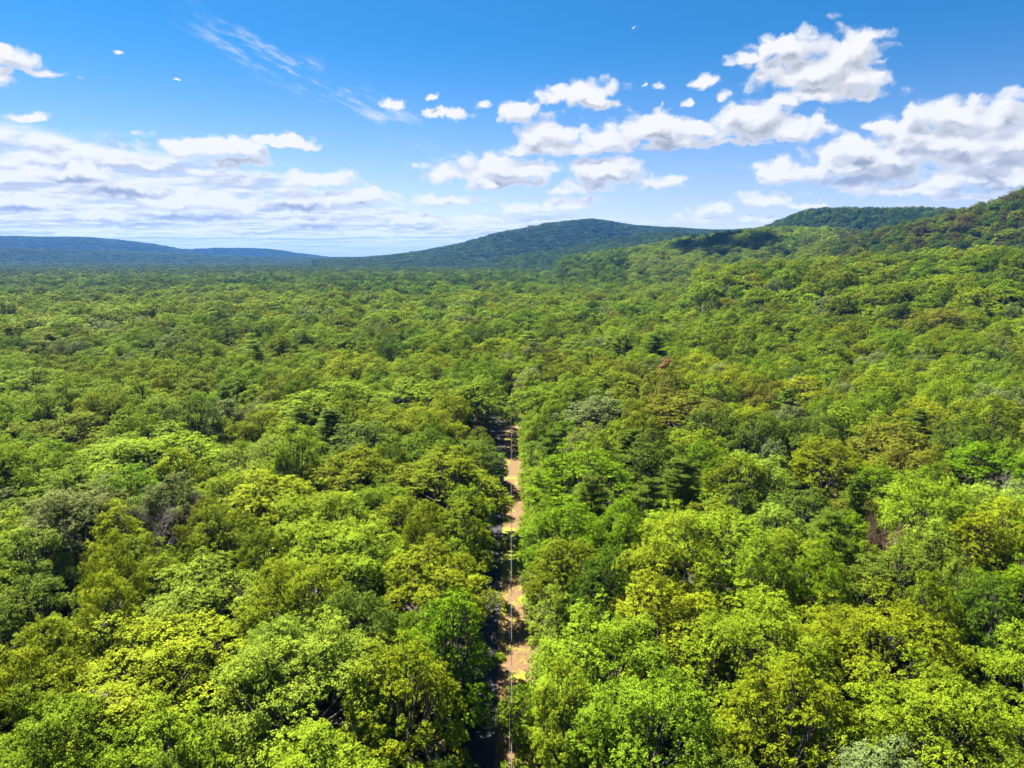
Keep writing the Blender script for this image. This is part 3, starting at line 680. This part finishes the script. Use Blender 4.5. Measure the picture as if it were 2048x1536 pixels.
def mk(t):
    key = t[3]; mt, mc, (sw, sh), _, _ = PROTO[key]; nm = KN.get(key, 'oak_tree')
    r = bpy.data.objects.new(nm, None); C.objects.link(r); r.empty_display_size = 2
    z = float(hgt(t[0], t[1])); r.location = (t[0], t[1], z); r.rotation_euler = (rnd.uniform(-.03, .03), rnd.uniform(-.03, .03), rnd.uniform(0, 6.283))
    s = t[2]/sw; hz = (rnd.uniform(.80, 1.20) if not key.startswith('edge') else rnd.uniform(.8, 1.1))
    if t[5] and t[6] is None: hz = .72
    if t[5] and not key.startswith('edge'): hz = rnd.uniform(.96, 1.08)
    if key.startswith(('pine', 'rust', 'dead')): hz = (rnd.uniform(1.16, 1.22) if not key.startswith('pine') else 1.04) if t[5] else rnd.uniform(1.02, 1.12)
    r.scale = (s, s, hz)
    a = link('trunk', mt, r); b = link('crown', mc, r); tt = tintof(t[4]); a['tint'] = tt; b['tint'] = tt
    t.append((nm, r)); return r
for t in lst: mk(t)
# labels
def pp(t):
    p = project(t[0], t[1], 18); return p[0]/20.48, p[1]/15.36
marks = [t for t in lst if t[5]]
for t in marks: used.add(t[5])
def size_word(t): return 'broad' if t[2] > 13.5 else ('small' if t[2] < 9.5 else 'mid-sized')
NOUN = {'oak_tree': 'crown', 'pine_tree': 'pine', 'dead_tree': 'leafless treetop', 'edge_tree': 'leafy roadside tree'}
def setlab(t, lab): t[5] = lab; used.add(lab)
# roadside trees are counted up from the bottom of the picture
for side, word in ((-1, 'left'), (1, 'right')):
    row = sorted([t for t in lst if t[7][0] == 'edge_tree' and t[5] is None and (t[0] > -3) == (side > 0)], key=lambda t: t[1])
    ORD = ['first', 'second', 'third', 'fourth', 'fifth', 'sixth', 'seventh', 'eighth', 'ninth', 'tenth', 'eleventh', 'twelfth', 'thirteenth', 'fourteenth', 'fifteenth', 'sixteenth', 'seventeenth', 'eighteenth', 'nineteenth', 'twentieth']
    for i, t in enumerate(row[:20]): setlab(t, f"{WORD[t[4]]} low tree, {ORD[i]} from the bottom in the row hugging the road's {word} side")
# the rest are told apart by the nearest landmark crown and the side of it they stand on
SHORT = {0: 'huge yellow-green foreground oak', 1: 'huge pale foreground oak', 2: 'olive tree leaning over the road', 3: 'pale domed tree', 4: 'bottom left corner crown', 6: 'dull dark sage tree', 8: 'yellow-crowned roadside oak',
 9: 'wide lime tree', 10: 'narrow olive tree', 12: 'fresh green overhanging tree', 13: 'bluish sage crown', 15: 'round lime crown', 16: 'large olive-lime roadside tree', 18: 'cream-tipped pale crown', 19: 'grey-green crown', 20: 'warm yellow crown',
 21: 'wide lime canopy', 22: 'broad yellow-olive crown', 23: 'silvery tree at left', 24: 'open dark pine', 27: 'grey leafless treetop', 30: 'lime crown by the road gap', 38: 'lush green tree', 40: 'feathery light pine', 41: 'flat-layered dark pine',
 42: 'soft dark pine', 44: 'big silvery tree at right', 45: 'broad tan-tipped crown', 46: 'perfectly round bright crown', 47: 'rust-orange dead conifer', 49: 'bright yellow-green crown at right', 50: 'bare brown treetop', 51: 'small bluish pine',
 53: 'large dark sage tree', 54: 'vivid green crown', 55: 'smooth mint dome', 56: 'dark bluish crown', 57: 'enormous pale olive crown', 58: 'yellow-topped tree', 59: 'big lime foreground tree', 60: 'dark twiggy tree', 62: 'wide fresh lime crown',
 64: 'lime crown above the brown treetop', 66: 'fresh green right-edge crown', 68: 'lime tree beside the verge', 69: 'wide grass green crown', 71: 'bottom right lime crown', 78: 'wide tan-tipped crown', 80: 'smooth yellow dome',
 83: 'olive gap-closing tree', 85: 'far grey-green crown', 35: 'grass green left-edge crown', 25: 'pale-leaved grass green tree', 33: 'lime tufted crown'}
LM = []
for k, nm_ in SHORT.items():
    t = TAB[k]
    if len(t) > 7: LM.append((t, nm_))
DIRW = ['right of', 'behind-right of', 'straight behind', 'behind-left of', 'left of', 'front-left of', 'straight in front of', 'front-right of']
for k, w_ in ((0, ''), (1, 'second ')): pass
open_ = sorted([t for t in lst if not t[5]], key=lambda t: t[1])
taken = {}
for t in open_:
    cands = []
    for (L, nm_) in LM:
        dx_ = t[0]-L[0]; dy_ = t[1]-L[1]; d_ = math.hypot(dx_, dy_); oc = int(round(math.atan2(dy_, dx_)/(math.pi/4))) % 8
        cands.append((d_, oc, nm_))
    cands.sort(key=lambda c_: c_[0])
    best = None
    for pen in range(len(cands)):
        d_, oc, nm_ = cands[pen]; kk = (oc, nm_, t[4], size_word(t))
        if kk not in taken: best = cands[pen]; taken[kk] = t; break
    d_, oc, nm_ = best; a, b_ = pp(t)
    far_ = '' if d_ < 25 else 'some way '
    lab = f"{WORD[t[4]]} {size_word(t)} {NOUN[t[7][0]]} {far_}{DIRW[oc]} the {nm_}"
    if len(lab.replace('-', ' ').split()) > 16: lab = lab.replace(size_word(t)+' ', '', 1).replace('some way ', '')
    setlab(t, lab)
for t in lst:
    nm, r = t[7]; tag(r, t[5], CAT[nm], GRP.get(nm))

# ------------------------------------------------------------------ the rest of the forest: one object, instanced
pts = []; idx = []; rot = []; scl = []; tnt = []
def addp(x, y, i, s, sz, t_, z=None):
    pts.append((x, y, float(hgt(x, y)) if z is None else z)); idx.append(i); rot.append(rnd.uniform(0, 6.283)); scl.append((s, s, sz)); tnt.append(t_)
KI = {k: i for i, (k, _) in enumerate(LODN[:9])}
for t in rest:
    k = t[3] if t[3] in KI else 'broad3'; addp(t[0], t[1], KI[k], t[2]/LODN[KI[k]][1][0], rnd.uniform(.88, 1.08), tintof(t[4]))
# understorey below the gaps, shade between crowns painted into its dark tints
for _ in range(1100):
    y = rnd.uniform(40, 330); lim = y*.8+20; x = rnd.uniform(-lim, lim)
    if not corridor(x, y, 7): continue
    if any((x-g[0])**2+(y-g[1])**2 < (g[2]+2)**2 for g in GAPS): continue
    addp(x, y, KI['broad3'] if rnd.random() < .5 else KI['tufty1'], rnd.uniform(.5, .7), rnd.uniform(.28, .5), tintof(rnd.choice(['sage', 'deep', 'deep', 'farwood'])))
# jittered grids ring by ring
def ring(r0, r1, step, ids, wmul, amax=.93, hz=(.85, 1.12), jit=.42, farcol=False):
    n = int(r1/step)+1
    gx_, gy_ = np.meshgrid(np.arange(-n, n+1), np.arange(-2, int(n/.87)+2)); gx_ = gx_.ravel()*step + (gy_.ravel() % 2)*step*.5; gy_ = gy_.ravel()*step*.87
    gx_ = gx_ + RNG.uniform(-jit, jit, gx_.shape)*step; gy_ = gy_ + RNG.uniform(-jit, jit, gy_.shape)*step
    r = np.hypot(gx_, gy_); a = np.abs(np.arctan2(gx_, gy_)); m_ = (r >= r0) & (r < r1) & (a < amax)
    gx_ = gx_[m_]; gy_ = gy_[m_]; z = hgt(gx_, gy_)
    pa = vnoise(gx_/70+50, gy_/70+50, 3); pb = vnoise(gx_/400+50, gy_/400+50, 8)
    for x, y, z_, p_, q_ in zip(gx_, gy_, z, pa, pb):
        if r0 < 400 and y < 333 and abs(x) < y*.80+26 and y > 0: continue
        v = p_*.42 + q_*.18 + rnd.random()*.40; rr = rnd.random()
        col = ('yellow', 'lime', 'lime', 'mid', 'olive', 'lime', 'mid', 'olive', 'green', 'sage', 'deep')[min(10, int(max(0, (v-.14)/.72)*11))]
        if rr < .04: col = 'silver'
        elif rr < .06: col = 'deep'
        elif rr < .10: col = 'tan'
        # steep slope at the far right: browner wood, cloud shade put into its tints
        i = rnd.choice(ids); az_ = math.atan2(x, y); r_ = math.hypot(x, y)
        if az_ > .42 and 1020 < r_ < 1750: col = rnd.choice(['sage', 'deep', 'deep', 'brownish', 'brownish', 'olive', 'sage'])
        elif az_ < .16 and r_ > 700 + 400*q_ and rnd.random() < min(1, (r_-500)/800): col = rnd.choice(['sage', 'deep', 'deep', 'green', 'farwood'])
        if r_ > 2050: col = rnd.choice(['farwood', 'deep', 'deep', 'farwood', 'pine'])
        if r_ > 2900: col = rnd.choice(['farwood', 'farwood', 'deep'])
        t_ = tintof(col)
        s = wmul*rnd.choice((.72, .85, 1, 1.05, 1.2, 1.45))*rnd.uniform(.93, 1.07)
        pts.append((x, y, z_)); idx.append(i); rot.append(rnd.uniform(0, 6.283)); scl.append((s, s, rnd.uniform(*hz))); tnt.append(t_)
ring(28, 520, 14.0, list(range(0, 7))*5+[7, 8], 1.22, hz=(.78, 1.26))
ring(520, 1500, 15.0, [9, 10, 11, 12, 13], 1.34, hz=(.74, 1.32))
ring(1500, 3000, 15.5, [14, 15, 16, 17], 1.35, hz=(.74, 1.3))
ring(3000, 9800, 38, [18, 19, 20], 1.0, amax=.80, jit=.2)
pm = bpy.data.meshes.new('forest'); pm.vertices.add(len(pts)); pm.vertices.foreach_set('co', np.array(pts, np.float32).ravel())
for nm, ty, key, arr in (('kind_index', 'INT', 'value', np.array(idx, np.int32)), ('turn', 'FLOAT', 'value', np.array(rot, np.float32)),
                         ('grow', 'FLOAT_VECTOR', 'vector', np.array(scl, np.float32).ravel()), ('tint', 'FLOAT_VECTOR', 'vector', np.array(tnt, np.float32).ravel())):
    at = pm.attributes.new(nm, ty, 'POINT'); at.data.foreach_set(key, arr)
fo = link('forest', pm); tag(fo, 'unbroken green forest canopy running back over the plain and hills', 'forest', kind='stuff')
gn = bpy.data.node_groups.new('forest_points', 'GeometryNodeTree')
gn.interface.new_socket('Geometry', in_out='INPUT', socket_type='NodeSocketGeometry'); gn.interface.new_socket('Geometry', in_out='OUTPUT', socket_type='NodeSocketGeometry')
N = gn.nodes.new; K = gn.links.new
gi = N('NodeGroupInput'); go = N('NodeGroupOutput'); iop = N('GeometryNodeInstanceOnPoints'); ci = N('GeometryNodeCollectionInfo')
ci.inputs['Collection'].default_value = LIB; ci.inputs['Separate Children'].default_value = True; ci.inputs['Reset Children'].default_value = True
iop.inputs['Pick Instance'].default_value = True
def attr(n_, ty):
    a = N('GeometryNodeInputNamedAttribute'); a.data_type = ty; a.inputs['Name'].default_value = n_; return a.outputs[0]
cmb = N('ShaderNodeCombineXYZ'); K(attr('turn', 'FLOAT'), cmb.inputs[2])
K(gi.outputs[0], iop.inputs['Points']); K(ci.outputs[0], iop.inputs['Instance']); K(attr('kind_index', 'INT'), iop.inputs['Instance Index'])
K(cmb.outputs[0], iop.inputs['Rotation']); K(attr('grow', 'FLOAT_VECTOR'), iop.inputs['Scale']); K(iop.outputs[0], go.inputs[0])
md = fo.modifiers.new('forest_points', 'NODES'); md.node_group = gn
print('TREES', len(TREES), 'individual', len(vis), 'instanced', len(pts))

# ------------------------------------------------------------------ undergrowth along the road
ORDN = ORD+['twenty-'+o_ for o_ in ORD[:9]]+['thirtieth']+['thirty-'+o_ for o_ in ORD[:9]]; nsh = {}
for i in range(70):
    y = 84 + i*2.25 + rnd.uniform(-1, 1)
    side = rnd.random()
    c0 = float(roadx(np.array(y)))
    if side < .45: x = c0+2.7+rnd.uniform(-.3, .5)
    else: x = 3.3+rnd.uniform(-.5, 1.2)
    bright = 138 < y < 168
    if side >= .45 or bright or rnd.random() < .5:
        pass
    else: continue
    if i % 2: continue
    key = 'weed0' if side > .45 or (bright and rnd.random() < .6) else 'weed1'
    r = bpy.data.objects.new('shrub', None); C.objects.link(r); r.location = (x, y, 0); r.rotation_euler.z = rnd.uniform(0, 6.28); s = rnd.uniform(.6, 1.15); r.scale = (s, s, s*rnd.uniform(.7, 1.2))
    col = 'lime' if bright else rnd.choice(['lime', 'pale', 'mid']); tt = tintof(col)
    a = link('stem', PROTO[key][0], r); b = link('foliage', PROTO[key][1], r); a['tint'] = tt; b['tint'] = tt
    nsh[side < .45] = nsh.get(side < .45, -1)+1
    where = "between road and wires" if side < .45 else "on the verge's right side"
    tag(r, f"{WORD[col]} low shrub {where}, {ORDN[nsh[side < .45]]} up from the bottom", 'shrub', 'shrubs along the road')
mbg = MB(); k = 2600
gy_ = RNG.uniform(80, 262, k); u = fbm(gy_/6, gy_*0+2, 3, 3)
gx_ = np.where(RNG.random(k) < .5, roadx(gy_)+2.5+np.abs(RNG.normal(size=k))*.45, RNG.uniform(-1.6, 3.8, k))
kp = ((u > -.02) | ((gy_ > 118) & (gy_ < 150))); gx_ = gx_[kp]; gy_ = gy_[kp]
cen = np.stack([gx_, gy_, np.full_like(gx_, .10)], -1)
leaves(mbg, cen, np.tile([0, 0, 1.], (len(cen), 1)), 8, .25, .2, RNG, upb=.1, rb=1.0, aspect=.35)
go_ = link('grass', mbg.mesh('grass', LEAF)); go_['tint'] = (.30, .27, .02); tag(go_, 'yellow-green grass and weeds tufting the verge beside the road', 'grass', kind='stuff')

# ------------------------------------------------------------------ power line
def pole(x, y, lab):
    z = float(hgt(x, y)); r = bpy.data.objects.new('utility_pole', None); C.objects.link(r); r.location = (x, y, z)
    m_ = MB(); m_.tube([(0, 0, -1), (0, 0, 3), (0, 0, 7), (0, 0, 10.6), (0, 0, 10.62)], [.17, .16, .14, .12, .01], 10); link('post', m_.mesh('post', POLE, smooth=False), r)
    m_ = MB()
    for zz in (.28,): m_.tube([(0, 0, 10.55), (0, 0, 10.66), (0, 0, 10.74), (0, 0, 10.80)], [.05, .09, .06, .07], 8)
    link('insulator', m_.mesh('insulator', PORC), r)
    m_ = MB(); m_.tube([(.10, 0, 8.2), (.22, 0, 8.25), (.24, 0, 8.3)], [.03, .03, .05], 6); m_.box(.12, .2, -.05, .05, 7.9, 8.35); link('bracket', m_.mesh('bracket', METAL), r)
    tag(r, lab, 'utility pole', 'utility poles of the roadside line'); return z
P1 = (-.35, 236.0); P2 = (.05, 292.0); P0 = (-.30, 52.0)
z1 = pole(*P1, 'wooden utility pole standing in the far sunlit clearing beside the road'); z2 = pole(*P2, 'farther utility pole half hidden in the dark gap beyond the clearing')
z0 = pole(*P0, 'nearest utility pole of the line, below the bottom edge')
def wire(nm, a, b, sag, rad, lab, tw=0):
    n = 70; t = np.linspace(0, 1, n); a = np.array(a); b = np.array(b); p = a*(1-t)[:, None]+b*t[:, None]; p[:, 2] -= 4*sag*t*(1-t)
    m_ = MB()
    m_.tube(p, np.full(n, rad), 5)
    if tw:
        n = 900; t = np.linspace(0, 1, n); p = a*(1-t)[:, None]+b*t[:, None]; p[:, 2] -= 4*sag*t*(1-t)
        p[:, 0] += np.cos(t*tw)*.05; p[:, 2] += np.sin(t*tw)*.05; m_.tube(p, np.full(n, rad*.8), 4)
    tag(link(nm, m_.mesh(nm, WIRE)), lab, 'power cable', 'cables strung along the road')
wire('power_cable', (P0[0], P0[1], 10.8), (P1[0], P1[1], z1+10.8), 2.0, .012, 'upper thin overhead cable hanging over the verge up to the clearing pole')
wire('power_cable', (P0[0]+.24, P0[1], 8.3), (P1[0]+.24, P1[1], z1+8.3), 2.2, .024, 'lower twisted overhead cable hanging over the verge up to the clearing pole', 180*6.28)
wire('power_cable', (P1[0], P1[1], z1+10.8), (P2[0], P2[1], z2+10.8), .7, .012, 'upper cable running on from the clearing pole into the dark gap')
wire('power_cable', (P1[0]+.24, P1[1], z1+8.3), (P2[0]+.24, P2[1], z2+8.3), .7, .02, 'lower cable running on from the clearing pole into the dark gap')

# ------------------------------------------------------------------ two houses seen as white specks far out in the forest
def house(px, py, dist, w_, lab, up):
    a, e = azel(px, py); x, y = dist*math.sin(a), dist*math.cos(a); z = float(hgt(x, y))+up
    r = bpy.data.objects.new('house', None); C.objects.link(r); r.location = (x, y, z); r.rotation_euler.z = -a+.3
    m_ = MB(); m_.box(-w_/2, w_/2, -w_*.3, w_*.3, -up-1, 6); link('wall', m_.mesh('wall', WHITE), r)
    m_ = MB(); h = w_*.33; L_ = w_/2+.5
    v = np.array([[[-L_, -h-.5, 5.6], [L_, -h-.5, 5.6], [L_, 0, 9.6], [-L_, 0, 9.6]], [[-L_, 0, 9.6], [L_, 0, 9.6], [L_, h+.5, 5.6], [-L_, h+.5, 5.6]]])
    m_.quads(v); m_.quads(v - np.array([0, 0, .25])); link('roof', m_.mesh('roof', ROOFM), r)
    m_ = MB(); 
    for wx in (-.32, -.1, .12, .34): m_.box(w_*wx-.6, w_*wx+.6, -w_*.3-.06, -w_*.3+.02, 2.2, 4.2)
    link('window', m_.mesh('window', METAL), r)
    tag(r, lab, 'house')
house(1091, 508, 2300, 11, 'tiny white house below the blue hill, right of centre', 12)

# ------------------------------------------------------------------ real clouds above the picture whose shadows darken the slopes
def cloud(px, py, R, rx, ry, alt=1500):
    a, e = azel(px, py); gx0, gy0 = R*math.sin(a), R*math.cos(a); k = alt/math.tan(SUN_EL)
    x0 = gx0 + math.sin(SUN_AZ)*k; y0 = gy0 + math.cos(SUN_AZ)*k
    import bmesh
    bm = bmesh.new(); rg = random.Random(int(px))
    for i in range(70):
        t_ = rg.random()*6.28; q = math.sqrt(rg.random()); r_ = (.10+.16*rg.random())*min(rx, ry)*(1.5-1.0*q)
        from mathutils import Matrix
        M = Matrix.Translation((math.cos(t_)*q*rx*.85, math.sin(t_)*q*ry*.85, r_*.45)) @ Matrix.Diagonal((r_*1.3, r_*1.3, r_*.8, 1))
        bmesh.ops.create_icosphere(bm, subdivisions=3, radius=1, matrix=M)
    for v in bm.verts:
        n_ = fbm(np.array(v.co.x/60), np.array(v.co.y/60+v.co.z/50), 4, 3); v.co += v.normal*float(n_)*45 if v.normal.length else Vector()
        if v.co.z < 0: v.co.z *= .15
    me = bpy.data.meshes.new('cloud'); bm.to_mesh(me); bm.free(); me.materials.append(CLOUDM)
    o = link('cloud', me); o.location = (x0, y0, alt); o['kind'] = 'structure'; o['label'] = 'white cumulus cloud high above the forest'
cloud(1510, 488, 1560, 120, 200)

# ------------------------------------------------------------------ haze
hm, b = newmat('haze'); pv = b.n('ShaderNodeVolumePrincipled'); pv.inputs['Color'].default_value = (.10, .36, 1.0, 1); pv.inputs['Density'].default_value = 3.1e-5; pv.inputs['Anisotropy'].default_value = 0.0
ho = b.n('ShaderNodeOutputMaterial'); b.nt.links.new(pv.outputs[0], ho.inputs[1])
mbh = MB(); mbh.box(-15000, 15000, -14500, 15000, -40, 410); o = link('haze', mbh.mesh('haze', hm)); tag(o, 'pale blue summer haze over the far forest and hills', 'haze', kind='stuff')
